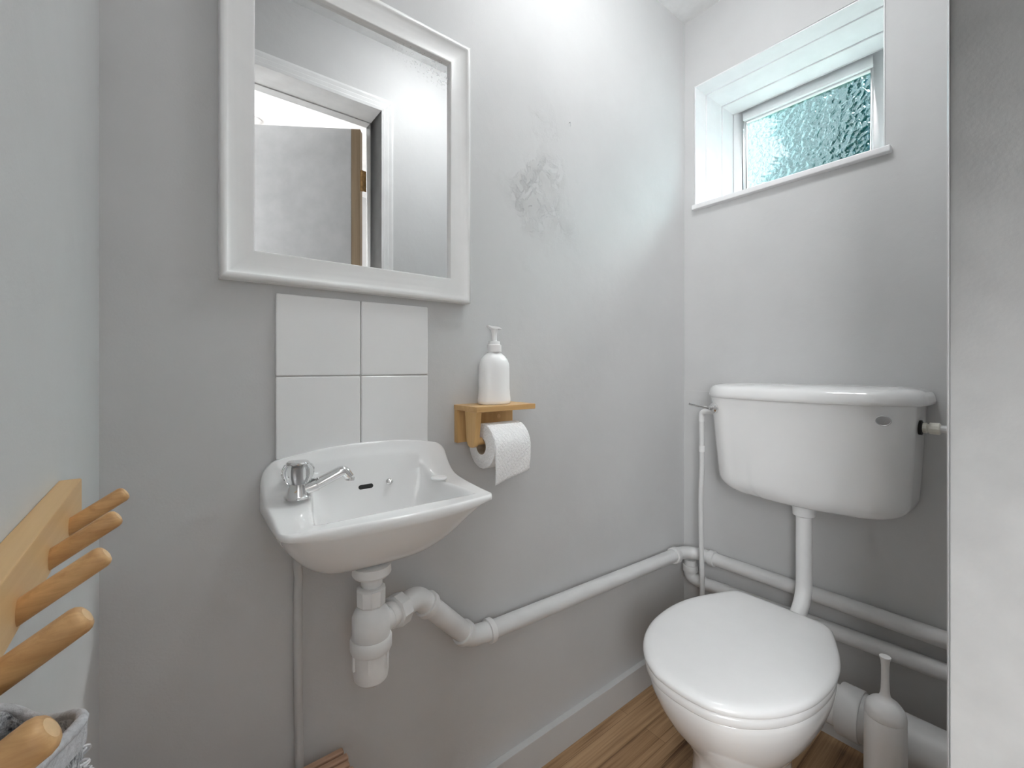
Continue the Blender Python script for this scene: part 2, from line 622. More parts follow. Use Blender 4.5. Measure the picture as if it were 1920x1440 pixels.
# added unseen window in the hall; its pane glows to fill the room
w2 = tag(bpy.data.objects.new('added_hall_window', None), kind='structure')
COL.objects.link(w2)
w2.location = (-0.8, -0.85, 0.85)
hf = MB()
for a, b in (((-1.40, 0.80), (-0.30, 0.86)), ((-1.40, 2.04), (-0.30, 2.10)), ((-1.40, 0.86), (-1.34, 2.04)), ((-0.36, 0.86), (-0.30, 2.04))):
    hf.box((-0.80, a[0], a[1]), (-0.775, b[0], b[1]))
hf.build('window_frame', M_trimw, w2, bevel=0.002)
MB().box((-0.80, -1.34, 0.86), (-0.790, -0.36, 2.04)).build('fill_pane', mat_emit('hall_fill_glow', (0.96, 0.985, 1.0), HALL_FILL), w2)

# ------------------------------------------------------------------ door, ajar into the hall
door = thing('door_1', (0.658, -0.114, 0), None, None, kind='structure')
ang = math.radians(33)


def dxf(p):
    """closed-door coordinates (along the leaf from the hinge, through its thickness, up) to the place"""
    x, y, z = -p[0], p[1], p[2]
    return (door.location.x + x * math.cos(ang) - y * math.sin(ang), door.location.y + x * math.sin(ang) + y * math.cos(ang), z)


def dbox(a, b):
    m = MB().box(a, b)
    m.v = [dxf(p) for p in m.v]
    return m


dbox((0.040, 0.003, 0.008), (0.68, 0.038, 2.040)).build('door_leaf', M_door, door, bevel=0.001)
dbox((0.004, 0.003, 0.008), (0.040, 0.0375, 2.040)).build('door_edge', M_rawwood, door, label='bare brown hinge edge of the door')
for z in (0.25, 1.785):
    hb = MB()
    hb.lathe([(0.005, 0), (0.005, 0.085)], (0.642, -0.083, z), n=16)
    hb.box((0.634, -0.0845, z), (0.668, -0.0815, z + 0.085))
    hb.build('hinge', M_brass, door, label='aged brass hinge')

# ------------------------------------------------------------------ hall pendant (seen in the mirror)
pl = thing('pendant_light', (0.35, -0.83, ZC), 'white pendant light on the hall ceiling, seen in the mirror above the door', 'light')
MB().lathe([(0.040, 0), (0.040, -0.008), (0.030, -0.020), (0.012, -0.026), (0.006, -0.034)], (0.35, -0.83, ZC), n=32).build('ceiling_rose', M_white_plastic, pl)
MB().tube([(0.35, -0.83, ZC - 0.03), (0.35, -0.83, ZC - 0.30)], 0.003, 10).build('flex', M_white_plastic, pl)
MB().lathe([(0.012, 0), (0.016, -0.01), (0.016, -0.05), (0.013, -0.055)], (0.35, -0.83, ZC - 0.30), n=20).build('lamp_holder', M_white_plastic, pl)
MB().lathe([(0.012, 0), (0.016, -0.015), (0.029, -0.045), (0.030, -0.06), (0.024, -0.08), (0.010, -0.092), (0.001, -0.094)], (0.35, -0.83, ZC - 0.355), n=24).build(
    'bulb', mat_emit('lit_bulb', (1.0, 0.98, 0.95), HALL_LAMP * 14), pl)

# ------------------------------------------------------------------ added ceiling lamp (above the picture, put in to light the room)
LX, LY = 0.86, 0.46
cl = thing('added_ceiling_light', (LX, LY, ZC), 'added unseen round white flush lamp on the ceiling of the small toilet room', 'light')
MB().lathe([(0.130, 0), (0.138, -0.004), (0.140, -0.020), (0.136, -0.026), (0.112, -0.026)], (LX, LY, ZC), n=48, cap1=False).build('lamp_base', M_white_plastic, cl)
MB().lathe([(0.112, -0.016), (0.113, -0.030), (0.106, -0.050), (0.088, -0.070), (0.058, -0.084), (0.025, -0.090), (0.0005, -0.091)], (LX, LY, ZC), n=48).build(
    'lamp_diffuser', mat_emit('added_lamp_glow', (0.97, 0.99, 1.0), WC_ADDED_LAMP), cl)

# ------------------------------------------------------------------ window
win = tag(bpy.data.objects.new('window_1', None), kind='structure')
COL.objects.link(win)
win.location = (XR, (WY0 + WY1) / 2, WZ0)
XG = 1.756
# stepped painted lining: (x from, x to, inset)
steps = [(XR - 0.002, 1.566, 0.0), (1.566, 1.676, 0.004), (1.676, XG, 0.009)]
fr = MB()
for x0, x1, d in steps:
    e = 0.0 if d else 0.0
    y0, y1, z0, z1 = WY0 + d, WY1 - d, WZ0 + d * 0.3, WZ1 - d
    th = 0.010
    # ring made of four boxes hugging the opening
    fr.box((x0, WY0, WZ0), (x1, y0 + 0.004, WZ1))
    fr.box((x0, y1 - 0.004, WZ0), (x1, WY1, WZ1))
    fr.box((x0, WY0, z1 - 0.004), (x1, WY1, WZ1))
fr.build('window_lining', M_winw, win, bevel=0.0015)
# outer frame and casement in the plane of the glass
oy0, oy1, oz0, oz1 = WY0 + 0.013, WY1 - 0.013, WZ0 + 0.012, WZ1 - 0.013
PY0, PY1, PZ0, PZ1 = 0.389, 0.790, 1.738, 2.008
cs = MB()
x0, x1 = XG + 0.004, XG + 0.044
cs.box((x0, oy0, oz0), (x1, PY0, oz1))
cs.box((x0, PY1, oz0), (x1, oy1, oz1))
cs.box((x0, PY0, oz0), (x1, PY1, PZ0))
cs.box((x0, PY0, PZ1), (x1, PY1, oz1))
ca = cs.build('casement', M_winw, win, bevel=0.002)
bd = MB()
for q in (0,):
    b = 0.009
    bd.box((x0 + 0.010, PY0, PZ0), (x0 + 0.022, PY0 + b, PZ1))
    bd.box((x0 + 0.010, PY1 - b, PZ0), (x0 + 0.022, PY1, PZ1))
    bd.box((x0 + 0.010, PY0 + b, PZ0), (x0 + 0.022, PY1 - b, PZ0 + b))
    bd.box((x0 + 0.010, PY0 + b, PZ1 - b), (x0 + 0.022, PY1 - b, PZ1))
bd.build('glazing_bead', M_winw, ca, bevel=0.002)
MB().box((x0 + 0.023, PY0 - 0.004, PZ0 - 0.004), (x0 + 0.028, PY1 + 0.004, PZ1 + 0.004)).build('pane', M_pane, ca, label='hammered obscure glass pane')
fo = MB()
fo.box((XG + 0.002, WY0, WZ0), (XO, oy0, WZ1))
fo.box((XG + 0.002, oy1, WZ0), (XO, WY1, WZ1))
fo.box((XG + 0.002, oy0, oz1), (XO, oy1, WZ1))
fo.box((XG + 0.002, oy0, WZ0), (XO, oy1, oz0))
fo.build('window_frame', M_winw, win, bevel=0.001)
MB().box((XR - 0.020, WY0 - 0.014, WZ0 - 0.016), (XG + 0.002, WY1 + 0.002, WZ0 + 0.001)).build('window_sill', M_winw, win, bevel=0.003, seg=3)

# ------------------------------------------------------------------ outside
struct('ground', MB().box((XO, -14, -0.5), (30, 24, -0.3)), M_grass)


def tree(name, base, h, rx, ry, label, cat, n=9000):
    t = thing(name, base, label, cat)
    bx, by, bz = base
    MB().tube([(bx, by, bz), (bx + 0.05, by, bz + h * 0.4), (bx, by + 0.05, bz + h * 0.9)], [0.14, 0.11, 0.03], 12).build('trunk', M_bark, t)
    f = MB()
    for i in range(n):
        u = random.random() ** 0.75
        z = bz + h * (0.12 + 0.88 * u)
        a = random.uniform(0, 2 * PI)
        k = (1 - u) ** 0.75 * (0.78 + 0.22 * math.sin(z * 9)) * random.uniform(0.55, 1.0) + 0.03
        c = Vector((bx + rx * k * math.cos(a), by + ry * k * math.sin(a), z))
        s = random.uniform(0.10, 0.20)
        d = Vector((math.cos(a), math.sin(a), random.uniform(-0.5, 0.4))).normalized()
        w = d.cross(Vector((0, 0, 1))).normalized()
        w = (w + Vector((random.uniform(-.5, .5), random.uniform(-.5, .5), random.uniform(-.8, .8)))).normalized()
        up = d.cross(w).normalized()
        f.add([c - d * s * 0.3, c + w * s * 0.35 + up * 0.02, c + d * s, c - w * s * 0.35 + up * 0.02], [(0, 1, 2, 3)])
    f.build('foliage', M_leaf, t, flat=True)
    return t


tree('conifer_tree', (5.2, 1.36, -0.3), 6.2, 1.00, 1.00, 'blue green conifer outside, blurred through the hammered window glass', 'tree')
hs = thing('neighbouring_house', (9.0, 0.6, -0.3), 'dark blue house outside, at the lower right of the window glass', 'house')
MB().box((8.0, -5.5, -0.3), (12.5, 2.5, 5.2)).build('house_wall', M_render, hs)
MB().add([(7.8, -5.7, 5.15), (12.7, -5.7, 5.15), (12.7, 2.7, 5.15), (7.8, 2.7, 5.15), (10.25, -5.7, 5.9), (10.25, 2.7, 5.9)],
         [(0, 3, 5, 4), (1, 4, 5, 2), (0, 4, 1), (3, 2, 5), (0, 1, 2, 3)]).build('roof', M_slate, hs)

# ------------------------------------------------------------------ mirror
mir = thing('mirror', (0.31, YA, 1.20), 'large rectangular mirror in a white moulded frame above the white tiles', 'mirror')
ox0, ox1, oz0_, oz1_ = 0.0690, 0.5530, 1.1985, 1.7870
prof = [(0.0, 0.0), (0.0, 0.019), (0.0015, 0.0235), (0.005, 0.0255), (0.009, 0.0245), (0.011, 0.0225), (0.017, 0.0195), (0.027, 0.0178), (0.040, 0.0178), (0.047, 0.0190), (0.0495, 0.0188), (0.0505, 0.0175), (0.0510, 0.0085)]
rings = []
for d, h in prof:
    y = YA - h
    rings.append([(ox0 + d, y, oz0_ + d * 1.03), (ox1 - d, y, oz0_ + d * 1.03), (ox1 - d, y, oz1_ - d * 1.03), (ox0 + d, y, oz1_ - d * 1.03)])
MB().loft(rings, False, False).build('frame', M_frame, mir, sharp=50)
MB().box((ox0 + 0.048, YA - 0.0095, oz0_ + 0.049), (ox1 - 0.048, YA - 0.004, oz1_ - 0.049)).build('mirror_glass', M_mirror, mir, label='mirror glass, speckled in its top right corner')

# ------------------------------------------------------------------ splashback of four tiles
sp = thing('tile_splashback', (0.302, YA, 0.89), 'splashback of four square white glazed tiles between mirror and basin', 'tiles')
tx0, tx1, tzt, tzm, tzb = 0.1535, 0.4515, 1.1830, 1.0350, 0.8870
gx = 0.3045
for (a, b, c, d) in ((tx0, gx - 0.0009, tzm + 0.0009, tzt), (gx + 0.0009, tx1, tzm + 0.0009, tzt), (tx0, gx - 0.0009, tzb, tzm - 0.0009), (gx + 0.0009, tx1, tzb, tzm - 0.0009)):
    MB().box((a, YA - 0.0085, c), (b, YA - 0.001, d)).build('tile', M_tile, sp, bevel=0.0026, seg=4)
MB().box((tx0 + 0.001, YA - 0.0055, tzb), (tx1 - 0.001, YA, tzt - 0.001)).build('grout', M_grout, sp)

# ------------------------------------------------------------------ basin
bs = thing('wash_basin', (0.31, YA, 0.70), 'small white ceramic wall basin with raised back under the tiles', 'basin')
BX0, BX1 = 0.1285, 0.4945
BYB = YA - 0.0005


def front_y(s):
    bow = 0.680 + 0.020 * (2 * s - 1) ** 2 + 0.014 * (0.5 - s)
    c = 0.040
    e = min(s, 1 - s)
    if e < c:
        k = 1 - e / c
        bow += 0.022 * (1 - math.sqrt(max(0, 1 - k * k)))
    return bow


opening = [(0.207, 0.858), (0.178, 0.722), (0.478, 0.716), (0.418, 0.858)]


def inside_dist(x, y):
    """distance inside the bowl opening, edge by edge (left, front, right); the back runs into the raised back"""
    out = []
    P = opening
    for i in range(3):
        a, b = P[i], P[i + 1]
        ex, ey = b[0] - a[0], b[1] - a[1]
        l = math.hypot(ex, ey)
        out.append((ex * (y - a[1]) - ey * (x - a[0])) / l)
    return out


def top_z(x, y, s):
    deck = 0.806 + 0.014 * ss(0.70, 0.82, y)
    d = YA - y
    arch_ = 0.9025 - 0.022 * abs(2 * s - 1) ** 2.2
    e = min(s, 1 - s) * (BX1 - BX0)
    if e < 0.030:
        arch_ -= 0.030 * (1 - math.sqrt(max(0, 1 - (1 - e / 0.030) ** 2)))
    k = max(0.0, 1 - max(0, d - 0.014) / 0.080)
    up = (arch_ - deck) * (k ** (2.0 + 1.2 * ss(0.35, 0.48, abs(s - 0.5))))
    if d < 0.006: up -= 0.004 * (1 - d / 0.006) ** 2
    if 0.006 < d < 0.020: up -= 0.0
    z = deck + up
    dl, df, dr = inside_dist(x, y)
    dt = max(0, d - 0.026)

    def w(q, wd, soft=0.0015):
        if q <= -soft: return 0.0
        q += soft
        t = min(1, q / (wd + soft))
        return (1 - (1 - t) ** 2.2) * ss(0, 0.16, t) ** 0.6
    g = w(dl, 0.034) * w(df, 0.060) * w(dr, 0.075) * w(dt, 0.055, 0.0)
    z -= 0.088 * g
    # raised pad rims of the soap dish
    return z


def bot_z(x, y, s):
    fy = front_y(s)
    dl, dr, df = x - BX0, BX1 - x, y - fy

    def f(q, wd, p=1.9):
        t = min(1, max(0, q / wd))
        return 1 - (1 - t) ** p
    g = f(dl + 0.003, 0.130, 2.9) * f(dr + 0.003, 0.175, 2.9) * f(df + 0.003, 0.135, 2.8)
    rim = 0.797 + 0.010 * ss(0.70, 0.86, y)
    return rim - 0.106 * g


NXB, NYB = 150, 96
mbb = MB()
vs = []
for layer in (0, 1):
    for j in range(NYB + 1):
        t = j / NYB
        for i in range(NXB + 1):
            s = i / NXB
            # finer spacing at the two sides for the rounded corners
            s = s + 0.06 * math.sin(2 * PI * s) * -1 / (2 * PI) * 1.0
            fy = front_y(s)
            y = BYB + (fy - BYB) * t
            x = BX0 + (BX1 - BX0) * s
            x += 0.010 * s * ss(0.5, 1.0, t)
            z = top_z(x, y, s) if layer == 0 else bot_z(x, y, s)
            # soft rolled outer rim
            if layer == 0:
                ed = min(s * (BX1 - BX0), (1 - s) * (BX1 - BX0), (y - fy))
                if ed < 0.005: z -= 0.004 * (1 - math.sqrt(max(0, 1 - (1 - ed / 0.005) ** 2)))
            vs.append((x, y, z))
n1 = (NXB + 1) * (NYB + 1)
fs = []
for j in range(NYB):
    for i in range(NXB):
        a = j * (NXB + 1) + i
        fs.append((a, a + 1, a + NXB + 2, a + NXB + 1))
        a += n1
        fs.append((a, a + NXB + 1, a + NXB + 2, a + 1))
bd_ = [j * 0 + i for i in range(NXB + 1)] + [j * (NXB + 1) + NXB for j in range(1, NYB + 1)] + [NYB * (NXB + 1) + i for i in range(NXB - 1, -1, -1)] + [j * (NXB + 1) for j in range(NYB - 1, 0, -1)]
for k in range(len(bd_)):
    a, b = bd_[k], bd_[(k + 1) % len(bd_)]
    fs.append((a, b, b + n1, a + n1))
mbb.add(vs, fs)
bowl = mbb.build('basin_body', M_ceramic, bs, sharp=75)


def top_at(x, y):
    return top_z(x, y, (x - BX0) / (BX1 - BX0))


def normal_at(x, y):
    e = 0.003
    return Vector((-(top_at(x + e, y) - top_at(x - e, y)) / (2 * e), -(top_at(x, y + e) - top_at(x, y - e)) / (2 * e), 1)).normalized()


def find_y(px, py, lo=0.70, hi=0.875):
    """first meeting of a sight line with the bowl's top surface, to place the fittings on it"""
    u = (px - 960) / 826; v = (690 - py) / 826
    dx, dy = 0.618 + 0.786 * u, 0.786 - 0.618 * u
    y = lo
    while y < hi:
        t = y / dy
        if 1.05 + v * t <= top_at(dx * t, y): break
        y += 0.0005
    t = y / dy
    return Vector((dx * t, y, top_at(dx * t, y)))


def hull_flat(mb, c, nrm, along, pts, h):
    nrm = Vector(nrm).normalized()
    al = (Vector(along) - nrm * Vector(along).dot(nrm)).normalized()
    bt = nrm.cross(al)
    r0 = [c + al * p[0] + bt * p[1] - nrm * 0.001 for p in pts]
    r1 = [c + al * p[0] + bt * p[1] + nrm * h for p in pts]
    mb.loft([r0, r1])


ovp = find_y(686, 914)
slot = [(0.010 * (1 if math.cos(t) > 0 else -1) + 0.0042 * math.cos(t), 0.0042 * math.sin(t)) for t in [2 * PI * (k + 0.5) / 24 for k in range(24)]]
m_ = MB(); hull_flat(m_, ovp, normal_at(ovp.x, ovp.y), (1, 0, 0), slot, 0.0008)
m_.build('overflow_slot', M_black, bs, label='overflow slot, its inner shade painted black')  # solid black plate, painted for the shade inside the hole
scp = find_y(729, 905)
nn = normal_at(scp.x, scp.y)
MB().lathe([(0.0065, -0.001), (0.0065, 0.002), (0.005, 0.004), (0.0025, 0.005), (0.0025, 0.009), (0.004, 0.010), (0.004, 0.013), (0.001, 0.0145)], scp, nn, 20).build('chain_stay', M_chrome, bs, label='small chrome chain stay')
cpp = find_y(823, 897)
MB().lathe([(0.0165, -0.001), (0.0165, 0.002), (0.015, 0.0035), (0.008, 0.0045), (0.0005, 0.0048)], cpp + Vector((0, 0, 0.0005)), (0, 0, 1), 32).build('tap_hole_cap', M_white_plastic, bs, label='white blanking cap')
# waste flange below
WXB, WYB = 0.290, 0.775
MB().lathe([(0.020, 0.020), (0.033, 0.018), (0.034, 0.004), (0.031, 0.0), (0.018, -0.001)], (WXB, WYB, 0.681), n=32).build('waste_flange', M_pvcw, bs)

# ------------------------------------------------------------------ tap
tpx, tpy = 0.1775, 0.8170
tz = top_at(tpx, tpy) - 0.001
tap = thing('tap', (tpx, tpy, tz), 'chrome pillar tap with a clear faceted knob at the left of the basin', 'tap')
MB().lathe([(0.0215, 0), (0.0215, 0.003), (0.0190, 0.006), (0.0170, 0.014), (0.0158, 0.020), (0.0160, 0.0245), (0.012, 0.026)], (tpx, tpy, tz), n=32).build('tap_body', M_chrome, tap)
sd = Vector((0.086, -0.020, 0)).normalized()
b0 = Vector((tpx, tpy, tz + 0.012))
path = fillet([b0, b0 + sd * 0.030 + Vector((0, 0, 0.008)), b0 + sd * 0.074 + Vector((0, 0, 0.028)), b0 + sd * 0.083 + Vector((0, 0, 0.014))], 0.010, 6)
n_ = len(path)
MB().tube(path, [0.0122 - 0.0040 * (i / (n_ - 1)) for i in range(n_)], 20).build('spout', M_chrome, tap)
MB().lathe([(0.0085, 0), (0.0085, 0.006), (0.006, 0.0065)], path[-1] - Vector((0, 0, 0.005)) , (0.15, 0, 1), 20).build('nozzle', M_chrome, tap)
hz = tz + 0.0235
MB().lathe([(0.014, 0.0), (0.0165, 0.002), (0.0215, 0.009), (0.0250, 0.017), (0.0250, 0.025), (0.0215, 0.0315), (0.0175, 0.0340), (0.016, 0.0340)], (tpx, tpy, hz), n=120, lobes=10, amp=0.06).build('knob', M_acrylic, tap, sharp=60, label='clear faceted knob')
MB().lathe([(0.0175, 0.0335), (0.0180, 0.0360), (0.0165, 0.0380), (0.008, 0.0387), (0.0005, 0.0389)], (tpx, tpy, hz), n=32).build('knob_cap', M_chrome, tap, label='chrome cap of the knob')
MB().lathe([(0.0095, 0.001), (0.0095, 0.026)], (tpx, tpy, hz), n=20).build('spindle', M_dullmetal, tap)

# ------------------------------------------------------------------ bottle trap and waste pipe
tr = thing('bottle_trap', (WXB, WYB, 0.495), 'white plastic bottle trap hanging under the basin', 'trap')
cx, cy = WXB - 0.003, WYB - 0.005
MB().lathe([(0.0185, 0.678), (0.0185, 0.664), (0.0175, 0.662), (0.0175, 0.655)], (WXB, WYB, 0), n=32).build('threaded_neck', M_pvcw, tr)
MB().lathe([(0.022, 0.662), (0.0255, 0.660), (0.0250, 0.634), (0.022, 0.630)], (cx, cy, 0), n=10).build('top_nut', M_pvcw, tr, sharp=25)
MB().lathe([(0.020, 0.634), (0.0215, 0.628), (0.028, 0.622), (0.0325, 0.612), (0.0325, 0.574), (0.031, 0.571)], (cx, cy, 0), n=40).build('trap_body', M_pvcw, tr)
nutp = [(0.0335, 0.576), (0.0360, 0.572), (0.0360, 0.556), (0.034, 0.552)]
MB().lathe(nutp, (cx, cy, 0), n=40).build('union_ring', M_pvcw, tr)
cup = MB().lathe([(0.0305, 0.553), (0.0305, 0.515), (0.0285, 0.503), (0.022, 0.4965), (0.012, 0.4945), (0.0005, 0.494)], (cx, cy, 0), n=40)
for k in range(6):
    a = 2 * PI * k / 6 - 0.95
    c_, s_ = math.cos(a), math.sin(a)
    p0 = Vector((cx + 0.0305 * c_, cy + 0.0305 * s_, 0.538))
    tg = Vector((-s_, c_, 0)) * 0.0025; rd = Vector((c_, s_, 0)) * 0.0035
    r0 = [p0 - tg - rd, p0 + tg - rd, p0 + tg + rd, p0 - tg + rd]
    cup.loft([[p + Vector((0, 0, -0.012)) for p in r0], [p + Vector((0, 0, 0.016)) for p in r0]])
cup.build('trap_cup', M_pvcw, tr)
od = Vector((0.078, 0.035, 0)).normalized()
o0 = Vector((cx, cy, 0.587))
MB().tube([o0 + od * 0.012, o0 + od * 0.050], 0.0215, 28).build('outlet_stub', M_pvcw, tr)
MB().lathe([(0.0225, 0), (0.0235, 0.003), (0.0235, 0.010), (0.0225, 0.011)], o0 + od * 0.040, od, 32).build('outlet_collar', M_pvcw, tr)

YW, RW = 0.848, 0.0208
XB = XR - 0.003 - RW - 0.008
wp = thing('waste_pipe', (0.60, YW, 0.43), 'thick grey painted waste pipe from basin along two walls, upper of the two wall pipes', 'pipe')
A0 = o0 + od * 0.0505
A1 = o0 + od * 0.125
A2 = Vector((0.545, YW, 0.437))
A3 = Vector((0.66, YW, 0.431))
A4 = Vector((XB, YW, 0.402))
A5 = Vector((XB, YC + 0.001, 0.400))
MB().tube(fillet([A0, A1, A2, A3], [0.045, 0.05], 8)[:-1] + [Vector((0.60, YW, 0.4317))], RW + 0.0012, 28).build('swan_neck', M_pvcw, wp)
MB().tube(fillet([Vector((0.585, YW, 0.432)), A4, A5], 0.075, 10), RW, 28).build('straight_pipe', M_pvc, wp)


def collar(mb, c, d, r=0.0255, l=0.016):
    mb.lathe([(r - 0.004, 0), (r - 0.0005, 0.0008), (r, 0.002), (r, l - 0.002), (r - 0.0005, l - 0.0008), (r - 0.004, l)], c, d, 32)


MB().lathe([(0.0265, 0), (0.0300, 0.002), (0.0300, 0.024), (0.0265, 0.026)], o0 + od * 0.056, od, 8).build('outlet_nut', M_pvcw, wp, sharp=25)
dd = (A2 - A1).normalized()
for c, d in ((A1 + dd * 0.030, dd), (A2 - dd * 0.034, dd), (Vector((0.592, YW, 0.432)), Vector((1, 0, 0)))):
    m_ = MB(); collar(m_, c, d, 0.0272, 0.015)
    m_.build('collar', M_pvcw, wp)
m_ = MB(); collar(m_, Vector((XB - 0.095, YW, 0.4045)), (1, 0, -0.035), 0.0265, 0.020)
m_.build('collar', M_pvc, wp)
m_ = MB(); collar(m_, Vector((XB, YW - 0.100, 0.4015)), (0, 1, 0), 0.0265, 0.020)
m_.build('collar', M_pvc, wp)

# lower pipe on the window wall, with its riser in the corner
lp = thing('lower_pipe', (XB, 0.5, 0.315), 'grey painted pipe low on window wall, under the upper waste pipe', 'pipe')
MB().tube(fillet([(XB, 0.838, 0.372), (XB, 0.838, 0.308), (XB, 0.78, 0.306), (XB, YC + 0.001, 0.326)], [0.022, 0.3], 8), RW, 28).build('pipe_run', M_pvc, lp)
m_ = MB(); collar(m_, Vector((XB, 0.838, 0.330)), (0, 0, 1), 0.0255, 0.024)
m_.build('collar', M_pvc, lp)

# thin supply pipe on the mirror wall
su = MB().tube([(0.1885, YA - 0.0125, 0.775), (0.1880, YA - 0.0125, 0.690), (0.1900, YA - 0.0125, 0.672), (0.1885, YA - 0.0125, 0.640), (0.1885, YA - 0.0125, 0.55), (0.1900, YA - 0.0125, 0.40), (0.1915, YA - 0.0125, 0.31)], 0.0075, 16)
su = su.build('supply_pipe', M_pipe_paint, None)
tag(su, 'thin grey painted upright pipe on the wall below the left end of the basin', 'pipe')

# ------------------------------------------------------------------ bamboo roll holder, roll and soap bottle
SX0, SX1, SYF, SZ = 0.5215, 0.6880, 0.7850, 0.9660
hd = thing('roll_holder', (0.60, YA, 0.88), 'bamboo toilet roll holder with a small shelf on the wall right of the basin', 'holder')
MB().box((SX0, SYF, SZ - 0.012), (SX1, YA, SZ)).build('shelf', M_bamboo_x, hd, bevel=0.0012)
MB().box((SX0 + 0.001, YA - 0.013, 0.8790), (SX1 - 0.004, YA, SZ - 0.012)).build('back_plate', M_bamboo_z, hd, bevel=0.0012)
arm = MB()
oy = SYF + 0.003
ring = [(oy + 0.000, SZ - 0.012), (oy + 0.046, SZ - 0.012), (oy + 0.040, 0.890), (oy + 0.034, 0.8795), (oy + 0.026, 0.8760), (oy + 0.018, 0.8765), (oy + 0.012, 0.8815), (oy + 0.008, 0.892)]
arm.loft([[(SX0 + 0.001, a, b) for a, b in ring], [(SX0 + 0.0150, a, b) for a, b in ring]])
arm.build('arm', M_bamboo_z, hd, bevel=0.001)
RYc, RZc = 0.808, 0.8775
MB().lathe([(0.0085, 0), (0.0085, 0.118), (0.007, 0.120)], (SX0 + 0.012, RYc, 0.8890), (1, 0, 0), 24).build('dowel', M_bamboo_x, hd)
for x in (0.565, 0.640):
    MB().lathe([(0.0055, 0), (0.0055, 0.0012), (0.003, 0.0016)], (x, YA - 0.0125, 0.932), (0, -1, 0), 20).build('screw_plug', M_bamboo_x, hd)

rl = thing('toilet_roll', (0.60, RYc, RZc), 'white embossed toilet roll hanging on the bamboo holder', 'toilet roll')
X0, X1, RO, RI = 0.5480, 0.6480, 0.0495, 0.0185
pr = [(RI, 0), (RO - 0.0025, 0), (RO, 0.0015), (RO, X1 - X0 - 0.0015), (RO - 0.0025, X1 - X0), (RI, X1 - X0)]
m_ = MB().lathe(pr, (X0, RYc, RZc), (1, 0, 0), 72, False, False)
# loose sheet: from the top of the roll over the front, hanging a little below it
sheet = []
for k in range(40):
    t = k / 39
    if t < 0.62:
        a = PI / 2 + 0.35 + (t / 0.62) * (PI / 2 - 0.35)
        p = (RYc + (RO + 0.0012 + 0.003 * t) * math.cos(a), RZc + (RO + 0.0012) * math.sin(a))
    else:
        q = (t - 0.62) / 0.38
        p = (RYc - RO - 0.0035 + 0.004 * q * q, RZc - 0.066 * q)
    sheet.append(p)
sh = MB()
NXs = 24
vs, fs = [], []
for i in range(NXs + 1):
    s = i / NXs
    for k, (y, z) in enumerate(sheet):
        t = k / 39
        wob = 0.0022 * math.sin(s * 7 + t * 5) * ss(0.6, 1, t)
        dz = -0.012 * (1 - s) * ss(0.7, 1, t) + 0.010 * s * ss(0.7, 1, t)
        vs.append((X0 + 0.0005 + (X1 - X0 - 0.001) * s + 0.004 * ss(.6, 1, t) * (0.5 - s), y + wob, z + dz))
for i in range(NXs):
    for k in range(39):
        a = i * 40 + k
        fs.append((a, a + 1, a + 41, a + 40))
m_.build('paper_roll', M_paper, rl)
sh.add(vs, fs)
so = sh.build('loose_sheet', M_paper, rl, sharp=80)
md = so.modifiers.new('thickness', 'SOLIDIFY'); md.thickness = 0.0006
MB().lathe([(RI - 0.0016, 0.0), (RI + 0.0003, 0.0), (RI + 0.0003, X1 - X0), (RI - 0.0016, X1 - X0), (RI - 0.0016, 0.0)], (X0 - 0.0002, RYc, RZc), (1, 0, 0), 40, False, False).build(
    'cardboard_core', mat_simple('grey_brown_card', (0.36, 0.28, 0.20), 0.9), rl)

bt = thing('soap_bottle', (0.6045, 0.836, SZ), 'white plastic pump soap bottle standing on the bamboo shelf', 'bottle')
bb = (0.6045, 0.836, SZ)
hw = 0.0425
MB().lathe([(hw - 0.003, 0), (hw, 0.0025), (hw + 0.0005, 0.010), (hw - 0.001, 0.020), (hw - 0.0022, 0.035), (hw - 0.0025, 0.085), (hw - 0.0035, 0.094), (hw - 0.0080, 0.104), (hw - 0.0150, 0.112), (hw - 0.023, 0.1175), (0.0155, 0.1205), (0.0140, 0.1225)],
           bb, n=64, sy=0.66).build('bottle_body', M_white_plastic, bt, sharp=60)
MB().lathe([(0.0165, 0.1215), (0.0168, 0.123), (0.0165, 0.137), (0.0135, 0.139), (0.0130, 0.146), (0.008, 0.147)], bb, n=40, lobes=20, amp=0.012).build('pump_collar', M_white_plastic, bt)
MB().lathe([(0.0060, 0.146), (0.0058, 0.160), (0.0075, 0.172), (0.0090, 0.175), (0.005, 0.1765)], bb, n=24).build('pump_stem', M_white_plastic, bt)
hp = Vector(bb) + Vector((0, 0, 0.1765))
nz = MB().loft([[hp + Vector((x, y, z)) for x, y, z in [( -0.020 , -0.004, 0.0035), (-0.020, 0.004, 0.0035), (-0.020, 0.004, 0.0065), (-0.020, -0.004, 0.0065)]],
                [hp + Vector((x, y, z)) for x, y, z in [(-0.008, -0.008, -0.002), (-0.008, 0.008, -0.002), (-0.008, 0.008, 0.0045), (-0.008, -0.008, 0.0045)]],
                [hp + Vector((x, y, z)) for x, y, z in [(0.008, -0.008, -0.002), (0.008, 0.008, -0.002), (0.008, 0.008, 0.0035), (0.008, -0.008, 0.0035)]],
                [hp + Vector((x, y, z)) for x, y, z in [(0.0185, -0.004, -0.0015), (0.0185, 0.004, -0.0015), (0.0185, 0.004, 0.0015), (0.0185, -0.004, 0.0015)]]])
nz.build('pump_head', M_white_plastic, bt, bevel=0.0012)

# ------------------------------------------------------------------ cistern
CY_ = 0.4660
ci = thing('cistern', (XR, CY_, 0.68), 'white ceramic low level cistern with a domed lid on the window wall', 'cistern')
XBk = XR - 0.005


